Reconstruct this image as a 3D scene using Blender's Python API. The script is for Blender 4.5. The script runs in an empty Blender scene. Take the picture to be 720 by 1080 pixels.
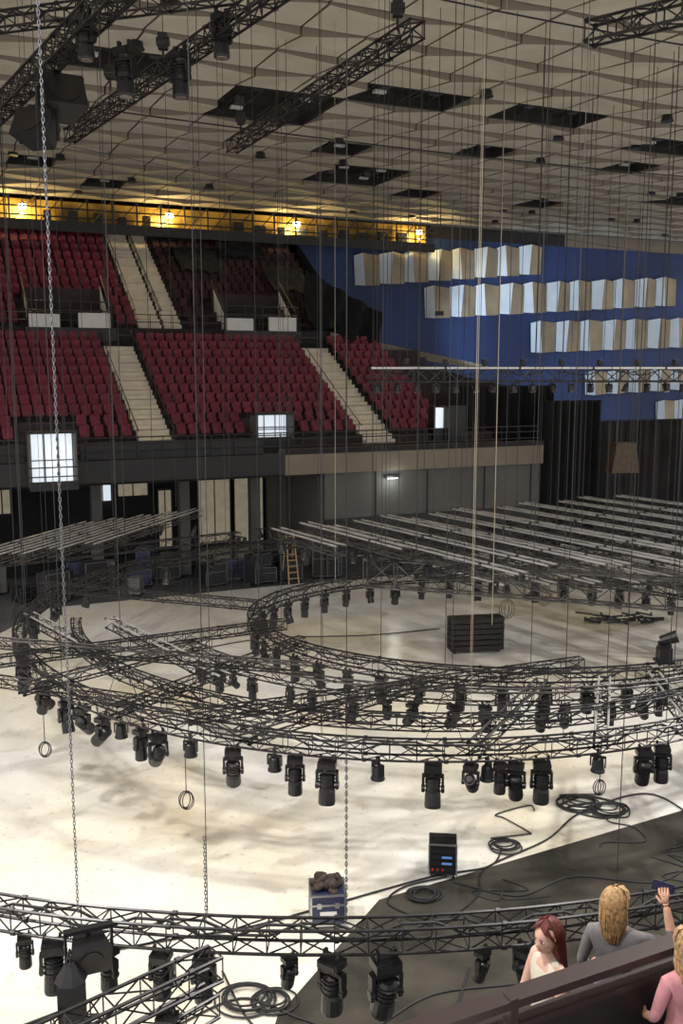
import bpy, math, random
from mathutils import Vector, Matrix
random.seed(7)
V = Vector
bpy.context.scene.view_settings.view_transform = 'Standard'

# ------------------------------------------------------------------ materials
def mat(name, col, rough=0.6, metal=0.0, var=0.0, scale=3.0, emit=None, es=0.0, col2=None, spec=None, bump=0.0):
    m = bpy.data.materials.new(name); m.use_nodes = True
    nt = m.node_tree; b = nt.nodes['Principled BSDF']
    b.inputs['Base Color'].default_value = (*col, 1)
    b.inputs['Roughness'].default_value = rough
    b.inputs['Metallic'].default_value = metal
    if spec is not None: b.inputs['Specular IOR Level'].default_value = spec
    if var > 0 or col2:
        tc = nt.nodes.new('ShaderNodeTexCoord'); n = nt.nodes.new('ShaderNodeTexNoise')
        n.inputs['Scale'].default_value = scale; n.inputs['Detail'].default_value = 5
        nt.links.new(tc.outputs['Object'], n.inputs['Vector'])
        r = nt.nodes.new('ShaderNodeValToRGB')
        r.color_ramp.elements[0].position = 0.35; r.color_ramp.elements[1].position = 0.65
        c2 = col2 if col2 else tuple(min(1, c*(1+var)) for c in col)
        c1 = col if col2 else tuple(c*(1-var) for c in col)
        r.color_ramp.elements[0].color = (*c1, 1); r.color_ramp.elements[1].color = (*c2, 1)
        nt.links.new(n.outputs['Fac'], r.inputs['Fac']); nt.links.new(r.outputs['Color'], b.inputs['Base Color'])
        if bump > 0:
            bp = nt.nodes.new('ShaderNodeBump'); bp.inputs['Strength'].default_value = bump
            nt.links.new(n.outputs['Fac'], bp.inputs['Height']); nt.links.new(bp.outputs['Normal'], b.inputs['Normal'])
    if emit:
        b.inputs['Emission Color'].default_value = (*emit, 1); b.inputs['Emission Strength'].default_value = es
    return m

M = {}
M['black'] = mat('black_paint', (0.012, 0.012, 0.015), 0.45, 0.0, 0.2, 4)
M['blackmetal'] = mat('black_truss_metal', (0.035, 0.033, 0.036), 0.32, 0.6, 0.3, 3)
M['greytruss'] = mat('grey_truss_metal', (0.13, 0.125, 0.125), 0.35, 0.8, 0.3, 3)
M['lampblack'] = mat('lamp_housing_black', (0.010, 0.010, 0.012), 0.35, 0.0, 0.2, 8)
M['lens'] = mat('lamp_lens', (0.35, 0.33, 0.30), 0.12, 0.6)
M['silver'] = mat('aluminium_truss', (0.62, 0.61, 0.62), 0.38, 0.7, 0.15, 2)
M['steel'] = mat('galvanised_steel', (0.20, 0.21, 0.24), 0.4, 0.8, 0.15, 6)
M['cable'] = mat('cable_rubber', (0.02, 0.02, 0.022), 0.6)
M['seatred'] = mat('seat_red', (0.175, 0.012, 0.032), 0.5, 0, 0.18, 0.6)
M['seatdark'] = mat('seat_black_cover', (0.05, 0.02, 0.024), 0.8, 0, 0.3, 1)
M['concrete_dark'] = mat('tier_concrete', (0.04, 0.028, 0.03), 0.8, 0, 0.25, 1.5)
M['stair'] = mat('stair_cream', (0.82, 0.74, 0.61), 0.7, 0, 0.08, 2)
M['beige'] = mat('fascia_beige', (0.22, 0.185, 0.14), 0.65, 0, 0.1, 0.6)
M['greywall'] = mat('grey_wall', (0.11, 0.108, 0.105), 0.7, 0, 0.12, 0.5)
M['darkwall'] = mat('dark_wall', (0.022, 0.02, 0.022), 0.85, 0, 0.3, 0.6)
M['blue'] = mat('blue_wall_paint', (0.018, 0.048, 0.17), 0.6, 0, 0.3, 0.2)
M['panlit'] = mat('panel_white_lit', (0.74, 0.84, 0.97), 0.5, 0, 0.05, 1)  # left and top facets: lit side painted in as bluish white
M['panshade'] = mat('panel_tan_shaded', (0.34, 0.27, 0.18), 0.55, 0, 0.3, .35)  # right and under facets: wood tan with the shading painted in
M['ceil'] = mat('ceiling_panel', (0.63, 0.59, 0.50), 0.8, 0, 0.1, 0.5)
M['ceildark'] = mat('ceiling_void', (0.03, 0.027, 0.025), 0.9)
M['gold'] = mat('gold_soffit', (0.09, 0.05, 0.008), 0.4, 0.2, 0, 0.9, col2=(.42, .27, .045))
M['lamp'] = mat('warm_lamp', (1, .8, .4), 0.5, emit=(1, 0.85, 0.5), es=60)
M['lit'] = mat('lit_window', (0.9, 0.92, 0.95), 0.5, emit=(0.8, 0.9, 1.0), es=.75)
M['litwarm'] = mat('lit_foyer', (0.55, 0.47, 0.35), 0.5, 0, 0, 1.2, col2=(.16, .14, .12), emit=(1.0, 0.85, 0.6), es=0.16)
M['white'] = mat('white_paint', (0.75, 0.75, 0.74), 0.5, 0, 0.04, 2)
M['curtain'] = mat('black_curtain', (0.008, 0.008, 0.010), 0.95, 0, 0.3, 0.8)
M['curtgrey'] = mat('grey_curtain', (0.03, 0.03, 0.033), 0.95, 0, 0.3, 0.5)
M['case'] = mat('flight_case_navy', (0.03, 0.035, 0.09), 0.4, 0, 0.1, 5)
M['alu'] = mat('case_edge_alu', (0.55, 0.55, 0.56), 0.3, 0.9)
M['cloth'] = mat('dark_cloth', (0.05, 0.035, 0.03), 0.95, 0, 0.5, 9)
M['ledblue'] = mat('rack_display', (0.1, 0.2, 0.5), 0.4, emit=(0.2, 0.45, 1), es=0.25)
M['red'] = mat('red_plastic', (0.5, 0.03, 0.02), 0.4)
M['rail'] = mat('parapet_dark', (0.018, 0.013, 0.014), 0.5, 0, 0.2, 3)
M['railtop'] = mat('handrail', (0.05, 0.035, 0.035), 0.35, 0.3)
M['wood'] = mat('wood_speaker', (0.10, 0.065, 0.035), 0.5, 0, .2, 3)

def floor_mat():
    m = bpy.data.materials.new('cream_floor'); m.use_nodes = True
    nt = m.node_tree; b = nt.nodes['Principled BSDF']
    tc = nt.nodes.new('ShaderNodeTexCoord')
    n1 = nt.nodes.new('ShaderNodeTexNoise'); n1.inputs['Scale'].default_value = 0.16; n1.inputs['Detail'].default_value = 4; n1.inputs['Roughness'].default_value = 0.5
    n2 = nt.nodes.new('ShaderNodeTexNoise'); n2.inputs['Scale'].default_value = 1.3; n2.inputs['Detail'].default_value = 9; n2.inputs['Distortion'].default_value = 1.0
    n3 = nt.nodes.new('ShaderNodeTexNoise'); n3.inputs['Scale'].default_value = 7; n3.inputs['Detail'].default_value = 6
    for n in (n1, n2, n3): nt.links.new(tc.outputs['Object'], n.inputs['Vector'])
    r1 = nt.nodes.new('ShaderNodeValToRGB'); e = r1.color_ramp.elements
    e[0].position = 0.30; e[0].color = (0.66, 0.56, 0.40, 1); e[1].position = 0.60; e[1].color = (0.78, 0.77, 0.74, 1)  # warm low end paints both stains and reflections of the gold lamps
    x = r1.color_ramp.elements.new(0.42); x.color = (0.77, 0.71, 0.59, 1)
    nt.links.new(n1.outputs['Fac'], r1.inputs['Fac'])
    r2 = nt.nodes.new('ShaderNodeValToRGB'); e = r2.color_ramp.elements
    e[0].position = 0.30; e[0].color = (0.88, 0.86, 0.84, 1); e[1].position = 0.42; e[1].color = (1, 1, 1, 1)
    nt.links.new(n2.outputs['Fac'], r2.inputs['Fac'])
    r3 = nt.nodes.new('ShaderNodeValToRGB'); e = r3.color_ramp.elements
    e[0].position = 0.30; e[0].color = (0.80, 0.78, 0.76, 1); e[1].position = 0.40; e[1].color = (1, 1, 1, 1)
    nt.links.new(n3.outputs['Fac'], r3.inputs['Fac'])
    mx = nt.nodes.new('ShaderNodeMix'); mx.data_type = 'RGBA'; mx.blend_type = 'MULTIPLY'; mx.inputs['Factor'].default_value = 1
    nt.links.new(r1.outputs['Color'], mx.inputs['A']); nt.links.new(r2.outputs['Color'], mx.inputs['B'])
    my = nt.nodes.new('ShaderNodeMix'); my.data_type = 'RGBA'; my.blend_type = 'MULTIPLY'; my.inputs['Factor'].default_value = 1
    nt.links.new(mx.outputs['Result'], my.inputs['A']); nt.links.new(r3.outputs['Color'], my.inputs['B'])
    nt.links.new(my.outputs['Result'], b.inputs['Base Color'])
    mr = nt.nodes.new('ShaderNodeMapRange'); mr.inputs['To Min'].default_value = 0.10; mr.inputs['To Max'].default_value = 0.32
    nt.links.new(n2.outputs['Fac'], mr.inputs['Value']); nt.links.new(mr.outputs['Result'], b.inputs['Roughness'])
    return m
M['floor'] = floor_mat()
M['floordark'] = mat('dark_floor', (0.03, 0.028, 0.024), 0.25, 0, 0.0, 0.8, col2=(0.08, 0.073, 0.06))
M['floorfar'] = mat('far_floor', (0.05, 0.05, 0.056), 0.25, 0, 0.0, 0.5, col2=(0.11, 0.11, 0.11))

# ------------------------------------------------------------------ mesh builder
class MB:
    def __init__(s): s.v = []; s.f = []; s.m = []
    def poly(s, pts, mi=0):
        k = len(s.v); s.v += [tuple(p) for p in pts]; s.f.append(tuple(range(k, k+len(pts)))); s.m.append(mi)
    def cone(s, a, b, r1, r2, n=6, mi=0, cap=True):
        a = V(a); b = V(b); d = b-a
        if d.length < 1e-6: return
        d.normalize(); u = d.cross(V((0, 0, 1)))
        if u.length < 1e-3: u = V((1, 0, 0))
        u.normalize(); w = d.cross(u); k = len(s.v)
        for c, r in ((a, r1), (b, r2)):
            for i in range(n):
                t = 2*math.pi*(i+.5)/n; s.v.append(tuple(c+u*(r*math.cos(t))+w*(r*math.sin(t))))
        for i in range(n):
            j = (i+1) % n; s.f.append((k+i, k+j, k+n+j, k+n+i)); s.m.append(mi)
        if cap:
            s.f.append(tuple(k+i for i in reversed(range(n)))); s.m.append(mi)
            s.f.append(tuple(k+n+i for i in range(n))); s.m.append(mi)
    def tube(s, a, b, r, n=5, mi=0, cap=False): s.cone(a, b, r, r, n, mi, cap)
    def path(s, pts, r, n=5, mi=0, closed=False):
        for i in range(len(pts)-1): s.tube(pts[i], pts[i+1], r, n, mi)
        if closed: s.tube(pts[-1], pts[0], r, n, mi)
    def box(s, c, size, R=None, mi=0):
        c = V(c); k = len(s.v); hx, hy, hz = [x/2 for x in size]
        for z in (-hz, hz):
            for x, y in ((-hx, -hy), (hx, -hy), (hx, hy), (-hx, hy)):
                p = V((x, y, z))
                if R is not None: p = R @ p
                s.v.append(tuple(c+p))
        for f in ((3, 2, 1, 0), (4, 5, 6, 7), (0, 1, 5, 4), (1, 2, 6, 5), (2, 3, 7, 6), (3, 0, 4, 7)):
            s.f.append(tuple(k+i for i in f)); s.m.append(mi)
    def sphere(s, c, r, seg=10, ring=6, mi=0, R=None):
        c = V(c); k = len(s.v)
        if not hasattr(r, '__len__'): r = (r, r, r)
        for i in range(ring+1):
            ph = math.pi*i/ring
            for j in range(seg):
                th = 2*math.pi*j/seg
                p = V((r[0]*math.sin(ph)*math.cos(th), r[1]*math.sin(ph)*math.sin(th), r[2]*math.cos(ph)))
                if R is not None: p = R @ p
                s.v.append(tuple(c+p))
        for i in range(ring):
            for j in range(seg):
                a = k+i*seg+j; b = k+i*seg+(j+1) % seg
                s.f.append((a, a+seg, b+seg, b)); s.m.append(mi)
    def build(s, name, mats, smooth=False, parent=None, loc=None, rotz=None):
        me = bpy.data.meshes.new(name); me.from_pydata(s.v, [], s.f)
        for m in mats: me.materials.append(M[m] if isinstance(m, str) else m)
        me.polygons.foreach_set('material_index', s.m)
        if smooth: me.polygons.foreach_set('use_smooth', [True]*len(s.f))
        me.update()
        o = bpy.data.objects.new(name, me); bpy.context.scene.collection.objects.link(o)
        if parent: o.parent = parent
        if loc: o.location = loc
        if rotz is not None: o.rotation_euler = (0, 0, rotz)
        return o
def inst(name, me, loc, rot=(0, 0, 0), sc=1.0):
    o = bpy.data.objects.new(name, me); o.location = loc; o.rotation_euler = rot; o.scale = (sc, sc, sc)
    bpy.context.scene.collection.objects.link(o); return o

# hall frame: s along the far stand, v into the stand, origin at balcony front
A = math.radians(24); CU, SU = math.cos(A), math.sin(A)
OX, OY = -14.6, 40.5
def SF(s, v, z): return V((OX+CU*s-SU*v, OY+SU*s+CU*v, z))
RS = Matrix.Rotation(A, 3, 'Z')
def sbox(mb, s0, s1, v0, v1, z0, z1, mi=0):
    mb.box(SF((s0+s1)/2, (v0+v1)/2, (z0+z1)/2), (s1-s0, v1-v0, z1-z0), RS, mi)

# ------------------------------------------------------------------ floor
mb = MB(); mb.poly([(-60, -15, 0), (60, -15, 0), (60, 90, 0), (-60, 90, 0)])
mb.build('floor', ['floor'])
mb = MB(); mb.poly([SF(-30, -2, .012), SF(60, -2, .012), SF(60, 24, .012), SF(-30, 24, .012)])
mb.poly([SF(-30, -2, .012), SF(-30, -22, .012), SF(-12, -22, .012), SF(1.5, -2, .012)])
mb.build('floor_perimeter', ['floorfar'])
mb = MB(); mb.poly([(22, 27.5, .012), (7.8, 20.5, .012), (.72, 16.8, .012), (-1.0, 13.5, .012), (-1.6, 9, .012), (-2, 2, .012), (30, 2, .012)])
mb.build('floor_covering', ['floordark'])

# ------------------------------------------------------------------ ceiling
ZC = 20.5; T = 2.2
S0, V0 = -40.0, -47.0; NS, NV = 47, 30
hatch2 = [(-3.9, 37.5), (1.26, 52.5), (14, 45.8), (-8.3, 34.5), (20.8, 61.7), (6.5, 41.5)]
hatch1 = [(1.5, 39.2), (9.8, 43), (12.7, 62.5), (15.2, 52), (4.3, 59.4), (-16, 49.8), (-14, 55), (7.4, 48.5), (-.1, 46.2), (3.4, 39.8)]
skip = set()
def cell(x, y):
    dx, dy = x-OX, y-OY; s = dx*CU+dy*SU; v = -dx*SU+dy*CU
    return int((s-S0)//T), int((v-V0)//T)
for x, y in hatch2:
    i, j = cell(x, y); skip |= {(i, j), (i+1, j)}
    if (x, y) in hatch2[:2]: skip |= {(i, j+1), (i+1, j+1)}
for x, y in hatch1: skip.add(cell(x, y))
mb = MB(); hm = MB()
for i in range(NS):
    for j in range(NV):
        s0 = S0+i*T; v0 = V0+j*T
        if (i, j) in skip:
            h = .55
            for (a, b, nb) in (((s0, v0), (s0+T, v0), (i, j-1)), ((s0+T, v0), (s0+T, v0+T), (i+1, j)), ((s0+T, v0+T), (s0, v0+T), (i, j+1)), ((s0, v0+T), (s0, v0), (i-1, j))):
                if nb in skip: continue
                hm.poly([SF(*a, ZC-.06), SF(*b, ZC-.06), SF(*b, ZC+h), SF(*a, ZC+h)], 0)
            hm.poly([SF(s0, v0, ZC+h), SF(s0+T, v0, ZC+h), SF(s0+T, v0+T, ZC+h), SF(s0, v0+T, ZC+h)], 0)
            for q in (.33, .66): hm.tube(SF(s0+T*q, v0, ZC+.25), SF(s0+T*q, v0+T, ZC+.25), .03, 4, 1)
            hm.box(SF(s0+T*.5, v0+T*.4, ZC+.3), (.4, .3, .3), RS, 1)
            if random.random() < .4: hm.box(SF(s0+T*.55, v0+T*.7, ZC+.2), (.5, .25, .1), RS, 3)
            continue
        # overlapping folded baffle: deep edge towards the hall, diagonal crease, alternate handedness
        g = .03; odd = (i+j) % 2
        d0, d1 = (.30, .06) if odd else (.10, .26)
        P00 = SF(s0+g, v0+g, ZC-d0); P10 = SF(s0+T-g, v0+g, ZC-d1); P11 = SF(s0+T-g, v0+T-g, ZC-.02); P01 = SF(s0+g, v0+T-g, ZC-.02)
        if odd: mb.poly([P01, P10, P00]); mb.poly([P01, P11, P10])
        else: mb.poly([P11, P10, P00]); mb.poly([P01, P11, P00])
        mb.poly([P00, P10, SF(s0+T-g, v0+g, ZC), SF(s0+g, v0+g, ZC)], 2)
        mb.poly([P00, SF(s0+g, v0+g, ZC), P01], 2); mb.poly([P10, P11, SF(s0+T-g, v0+g, ZC)], 2)
sbox(mb, S0, S0+NS*T, V0, V0+NV*T, ZC+.6, ZC+.75, 1)
sbox(mb, S0, S0+NS*T, 19, 27, ZC+.2, ZC+.5, 1)
for i in range(NS+1): mb.poly([SF(S0+i*T-.05, V0, ZC+.01), SF(S0+i*T+.05, V0, ZC+.01), SF(S0+i*T+.05, V0+NV*T, ZC+.01), SF(S0+i*T-.05, V0+NV*T, ZC+.01)], 1)
for j in range(NV+1): mb.poly([SF(S0, V0+j*T-.05, ZC+.01), SF(S0+NS*T, V0+j*T-.05, ZC+.01), SF(S0+NS*T, V0+j*T+.05, ZC+.01), SF(S0, V0+j*T+.05, ZC+.01)], 1)
mb.build('ceiling', ['ceil', 'ceildark', mat('ceiling_panel_edge', (.22, .19, .15), .8)])
hm.build('ceiling_hatches', ['ceildark', 'steel', 'black', 'white'])
mb = MB()
for i in range(4, NS-2, 2):
    for j in range(12, NV-1, 2):
        if random.random() < .45:
            p = SF(S0+i*T+random.choice((0, T)), V0+j*T+1.1, ZC)
            mb.cone(p+V((0, 0, .0)), p-V((0, 0, .26)), .2, .24, 12, 0)
            mb.cone(p-V((0, 0, .26)), p-V((0, 0, .30)), .27, .27, 12, 0)
mb.build('ceiling_downlights', ['black'])

# ------------------------------------------------------------------ far stands
def seatbank(mb, s0, s1, v, z, mi, pitch=.54):
    n = int((s1-s0)/pitch)
    for k in range(n):
        s = s0+(k+.5)*(s1-s0)/n; w = .235
        zz = z+.42
        prof = [(-w, .06, 0.0), (-w, .06, .34), (-w*.7, .02, .42), (w*.7, .02, .42), (w, .06, .34), (w, .06, 0.0)]
        mb.poly([SF(s+a, v+.20+b, zz+c) for a, b, c in prof], mi)
        mb.poly([SF(s-w, v+.26, zz), SF(s-w*.5, v+.18, zz-.02), SF(s+w*.5, v+.18, zz-.02), SF(s+w, v+.26, zz), SF(s+w*.7, v+.24, zz+.42), SF(s-w*.7, v+.24, zz+.42)], mi)
        mb.box(SF(s, v+.10, z+.40), (.42, .10, .28), RS @ Matrix.Rotation(-.25, 3, 'X'), mi)
        mb.box(SF(s, v+.22, z+.2), (.06, .06, .40), RS, 1)
def tiers(mb, s0, s1, v0, z0, rows, dv, dz, base, mi=0):
    for r in range(rows): sbox(mb, s0, s1, v0+r*dv, v0+(r+1)*dv, base, z0+r*dz, mi)
SL = -9
tm = MB()
tiers(tm, SL, 26, 1.0, 6.2, 12, .85, .46, 4.96)
tm.build('lower_stand_tiers', ['concrete_dark'])
tm = MB()
tiers(tm, SL, 21.5, 11.6, 12.3, 12, .88, .58, 11.3)
tm.build('upper_stand_tiers', ['concrete_dark'])
lm = MB()
for r in range(1, 12):
    v = 1.0+r*.85+.3; z = 6.2+r*.46
    segs = [(SL, 6.2), (8.2, 17.8), (19.8, 23.2)]
    for (a, b) in segs:
        if r < 3:
            if a == SL: segs2 = [(SL, .8), (3.6, 6.2)]
            elif a == 8.2: segs2 = [(8.2, 11.8), (14.6, 17.8)]
            else: segs2 = [(a, b)]
        else: segs2 = [(a, b)]
        for (p, q) in segs2: seatbank(lm, p, q, v, z, 0)
lm.build('lower_stand_seats', ['seatred', 'black'])
um = MB()
for r in range(12):
    v = 11.6+r*.88+.3; z = 12.3+r*.58
    if r < 3: L = [(SL, 2.2), (7.4, 8.6)]
    else: L = [(SL, -.2), (.9, 8.4)]
    for p, q in L: seatbank(um, p, q, v, z, 0)
um.build('upper_stand_seats', ['seatred', 'black'])
um = MB()
for r in range(12):
    v = 11.6+r*.88+.3; z = 12.3+r*.58
    L = [(11.4, 13), (17.6, 21)] if r < 3 else [(11.4, 21)]
    for p, q in L: seatbank(um, p, q, v, z, 0)
um.build('covered_stand_seats', ['seatdark', 'black'])
mb = MB()
for r0, sa, sb in ((5, 12.4, 15.2), (7, 15.6, 18.6), (3, 17.8, 20.6), (9, 11.8, 14.0)):
    nn = 9
    def cp(i, j): return SF(sa+(sb-sa)*i/nn, 11.6+(r0+j*.33)*.88+.2, 12.3+(r0+j*.33)*.58+.93+.10*math.sin(i*1.9+j)+.06*math.sin(j*2.7+i*.6))
    for i in range(nn):
        for j in range(9): mb.poly([cp(i, j), cp(i+1, j), cp(i+1, j+1), cp(i, j+1)])
mb.build('seat_cover_sheets', ['curtgrey'], smooth=True)
def stairs(name, s0, s1, v0, z0, rows, dv, dz, mname='stair'):
    mb = MB()
    for r in range(rows):
        sbox(mb, s0, s1, v0+r*dv-.04, v0+(r+1)*dv, z0+r*dz+.005, z0+r*dz+.05, 0)
        sbox(mb, s0, s1, v0+r*dv-.04, v0+r*dv-.004, z0+(r-1)*dz, z0+r*dz+.05, 0)
        sbox(mb, s0, s1, v0+r*dv-dv/2, v0+r*dv-.04, z0+(r-1)*dz+.01, z0+r*dz-dz/2, 0)
    for s in (s0-.06, s1+.06):
        a = SF(s, v0, z0+.5); b = SF(s, v0+rows*dv, z0+rows*dz+.5)
        mb.tube(a, b, .025, 5, 1)
        for k in range(0, rows, 2): mb.tube(SF(s, v0+k*dv+.3, z0+k*dz), SF(s, v0+k*dv+.3, z0+k*dz+.62), .02, 4, 1)
    mb.build(name, [mname, 'black'])
stairs('aisle_stairs', 6.4, 8.0, 1.85, 6.66, 11, .85, .46)
stairs('aisle_stairs', 18.0, 19.7, 1.85, 6.66, 11, .85, .46)
stairs('aisle_stairs', 8.7, 10.0, 12.48, 12.88, 11, .88, .58)
stairs('aisle_stairs', 10.2, 11.2, 12.48, 12.88, 11, .88, .58)
stairs('aisle_stairs', -.1, .8, 12.48, 12.88, 11, .88, .58)

mb = MB()
sbox(mb, SL, 13, 0, 1.0, 5.0, 6.0, 0); sbox(mb, 13, 28.1, 0, 1.0, 4.95, 6.15, 1)
sbox(mb, 13, 28.1, -.04, 0, 5.95, 6.2, 2)
mb.build('balcony_fascia', ['black', 'beige', 'darkwall'])
mb = MB()
for zz in (6.35, 6.7, 7.0): mb.tube(SF(SL, .2, zz), SF(27.9, .2, zz), .03, 5)
s = SL
while s < 28: mb.tube(SF(s, .2, 6.0), SF(s, .2, 7.0), .025, 4); s += 1.15
sbox(mb, SL, 1.0, .3, .36, 6.02, 6.8); sbox(mb, 3.4, 12, .3, .36, 6.02, 6.8)
mb.build('balcony_railing', ['black'])
mb = MB(); sbox(mb, SL, 21.4, 11.3, 11.58, 11.3, 12.35, 0); sbox(mb, SL, 21.4, 11.2, 11.32, 11.9, 12.0, 1)
for zz in (12.7, 13.1): mb.tube(SF(SL, 11.35, zz), SF(21.4, 11.35, zz), .03, 5, 1)
s = SL
while s < 21.4: mb.tube(SF(s, 11.35, 12.3), SF(s, 11.35, 13.1), .025, 4, 1); s += 1.3
mb.build('upper_gallery_fascia', ['darkwall', 'black'])
mb = MB(); sbox(mb, -30, 22.2, 23.5, 23.8, 4, 20.6, 0); sbox(mb, 21.9, 22.2, 20.3, 23.5, 4, 20.6, 0)
mb.build('wall_back', ['darkwall'])
mb = MB(); sbox(mb, 21.6, 62, 20, 20.3, 0, 19.6, 0); sbox(mb, 44, 62, 19.9, 20.3, 19.6, 20.5, 1); sbox(mb, 21.6, 44, 19.95, 20.3, 19.6, 20.5, 2)
mb.build('wall_blue', ['blue', 'beige', 'darkwall'])
mb = MB()
mb.poly([SF(21.6, 11.4, 10), SF(21.6, 20, 10), SF(21.6, 20, 18.6), SF(21.6, 11.4, 12.9)], 0)
mb.poly([SF(21.6, 11.25, 11.2), SF(33, 11.25, 9.0), SF(33, 11.25, 5), SF(21.6, 11.25, 5)], 0)
mb.poly([SF(20.2, 11.1, 12.3), SF(31.5, 11.1, 10.3), SF(31.5, 11.1, 10.0), SF(20.2, 11.1, 11.5)], 1)
mb.poly([SF(20.2, 11.1, 12.3), SF(31.5, 11.1, 10.3), SF(31.5, 11.8, 10.3), SF(20.2, 11.8, 12.3)], 1)
mb.build('stand_side_wall', ['darkwall', 'beige'])

def panelrow(mb, s0, z0, s1, z1, h, n):
    ds = (s1-s0)/n
    for k in range(n):
        a = s0+k*ds; b = a+ds*.30; c = a+ds*.98
        za = z0+(z1-z0)*k/n; j = .5*((k % 2)*2-1); pr = .5
        f = 19.95
        mb.poly([SF(a, f-.05, za-h/2), SF(b, f-pr, za-h/2-.05), SF(b+.4*j, f-pr, za+h/2+.02), SF(a-.1, f-.05, za+h/2-.15)], 0)
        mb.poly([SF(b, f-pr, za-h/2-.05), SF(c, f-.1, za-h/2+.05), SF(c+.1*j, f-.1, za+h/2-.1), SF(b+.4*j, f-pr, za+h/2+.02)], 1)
        mb.poly([SF(a-.1, f-.05, za+h/2-.15), SF(b+.4*j, f-pr, za+h/2+.02), SF(c+.1*j, f-.1, za+h/2-.1)], 0)
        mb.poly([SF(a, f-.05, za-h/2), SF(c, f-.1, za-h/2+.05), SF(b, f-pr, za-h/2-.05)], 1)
for r in ((25.9, 17.1, 41.8, 18.6, 2.2, 8), (31.6, 15.0, 55.5, 16.6, 2.3, 11), (41.1, 12.6, 62, 13.4, 2.4, 9), (46.5, 9.0, 62, 9.6, 1.9, 7), (54, 6.6, 62, 6.9, 1.8, 4)):
    pm = MB(); panelrow(pm, *r); pm.build('acoustic_wall_panels', ['panlit', 'panshade'])

# gold lighting catwalk
mb = MB()
sbox(mb, -14, 31, 18.85, 18.98, 18.75, 20.2, 0)
sbox(mb, -14, 31, 17.6, 18.85, 18.55, 18.7, 1)
sbox(mb, -14, 31, 17.5, 17.6, 18.25, 18.85, 1)
for zz in (19.1, 19.6): mb.tube(SF(-14, 17.6, zz), SF(31, 17.6, zz), .05, 5, 1)
s = -14
while s < 31:
    mb.tube(SF(s, 17.6, 18.6), SF(s, 17.6, 20.2), .06, 5, 1)
    mb.tube(SF(s, 17.6, 18.6), SF(s+1.5, 17.6, 20.2), .04, 4, 1 if random.random() < .6 else 2)
    if random.random() < .8: mb.box(SF(s+.7, 18.2, 19.15), (random.uniform(.4, .9), .4, random.uniform(.4, .8)), RS, 1)
    s += 1.5
mb.build('lighting_catwalk', ['gold', 'black', 'gold'])
for s in (-2.5, 3.3, 12.1, 20.7, 29.9):
    e = bpy.data.objects.new('catwalk_floodlight', None); e.location = SF(s, 17.9, 19.75); bpy.context.scene.collection.objects.link(e)
    m = MB(); m.cone((0, 0, .12), (0, 0, -.1), .1, .28, 12, 0); m.sphere((0, 0, -.12), (.27, .27, .18), 10, 6, 1); m.tube((0, 0, .1), (0, 0, .4), .03, 5, 0)
    m.build('housing', ['black', 'lamp'], parent=e)
    l = bpy.data.lights.new('bulb', 'POINT'); l.energy = 380; l.color = (1, .70, .25); l.shadow_soft_size = .15
    lo = bpy.data.objects.new('bulb', l); lo.parent = e; lo.location = (0, -.1, -.45); bpy.context.scene.collection.objects.link(lo)

# vomitory entrances
def vom(s0, s1, v0, v1, z0, z1, lit='lit'):
    mb = MB()
    sbox(mb, s0, s1, v1-.1, v1, z0, z1, 1)
    sbox(mb, s0-.1, s0, v0, v1, z0, z1, 3); sbox(mb, s1, s1+.1, v0, v1, z0, z1, 3)
    sbox(mb, s0-.15, s1+.15, v0, v1, z1, z1+.12, 0)
    w = (s1-s0)
    for q in (0, .33, .66, 1): mb.tube(SF(s0+q*w, v1-.15, z0), SF(s0+q*w, v1-.15, z1), .035, 4, 0)
    mb.tube(SF(s0, v1-.15, z0+(z1-z0)*.5), SF(s1, v1-.15, z0+(z1-z0)*.5), .03, 4, 0)
    for zz in (z0+.5, z0+.9): mb.tube(SF(s0-.15, v0, zz), SF(s1+.15, v0, zz), .03, 5, 0)
    sbox(mb, s0-.12, s1+.12, v0-.04, v0, z0-.1, z0+.3, 0)
    for zz in (z1+.45, z1+.85): mb.tube(SF(s0-.15, v0, zz), SF(s1+.15, v0, zz), .03, 5, 0)
    for q in (0, .25, .5, .75, 1): mb.tube(SF(s0+q*w, v0, z1), SF(s0+q*w, v0, z1+.85), .025, 4, 0)
    mb.build('vomitory_entrance', ['black', lit, 'white', 'greywall'])
vom(1.2, 3.0, -.7, -.02, 4.95, 7.3); vom(12.2, 14.0, 1.6, 2.6, 6.3, 7.8)
mb = MB()
for s0 in (2.6, 13.6):
    sbox(mb, s0, s0+1.6, 10.95, 11.19, 12.2, 13.0, 0); sbox(mb, s0+2.6, s0+4.3, 10.95, 11.19, 12.2, 13.1, 0)
    sbox(mb, s0, s0+4.4, 13.9, 14.1, 12.5, 14.6, 1)
    mb.poly([SF(s0+.1, 11.5, 13.0), SF(s0+.1, 14, 14.9), SF(s0+.1, 14, 12.3), SF(s0+.1, 11.5, 12.3)], 0)
    mb.poly([SF(s0+4.3, 11.5, 13.0), SF(s0+4.3, 14, 14.9), SF(s0+4.3, 14, 12.3), SF(s0+4.3, 11.5, 12.3)], 0)
    for q in (0, 4.4):
        mb.tube(SF(s0+q, 11.4, 13.5), SF(s0+q, 14.1, 15.4), .05, 5, 2); mb.tube(SF(s0+q, 11.4, 12.2), SF(s0+q, 11.4, 13.5), .05, 5, 2)
    for zz in (13.2, 13.7): mb.tube(SF(s0, 11.0, zz), SF(s0+4.4, 11.0, zz), .035, 5, 2)
    for q in (0, 1.1, 2.2, 3.3, 4.4): mb.tube(SF(s0+q, 11.0, 12.2), SF(s0+q, 11.0, 13.7), .03, 4, 2)
    sbox(mb, s0-.2, s0+4.6, 10.9, 11.1, 11.6, 12.3, 2)
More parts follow.
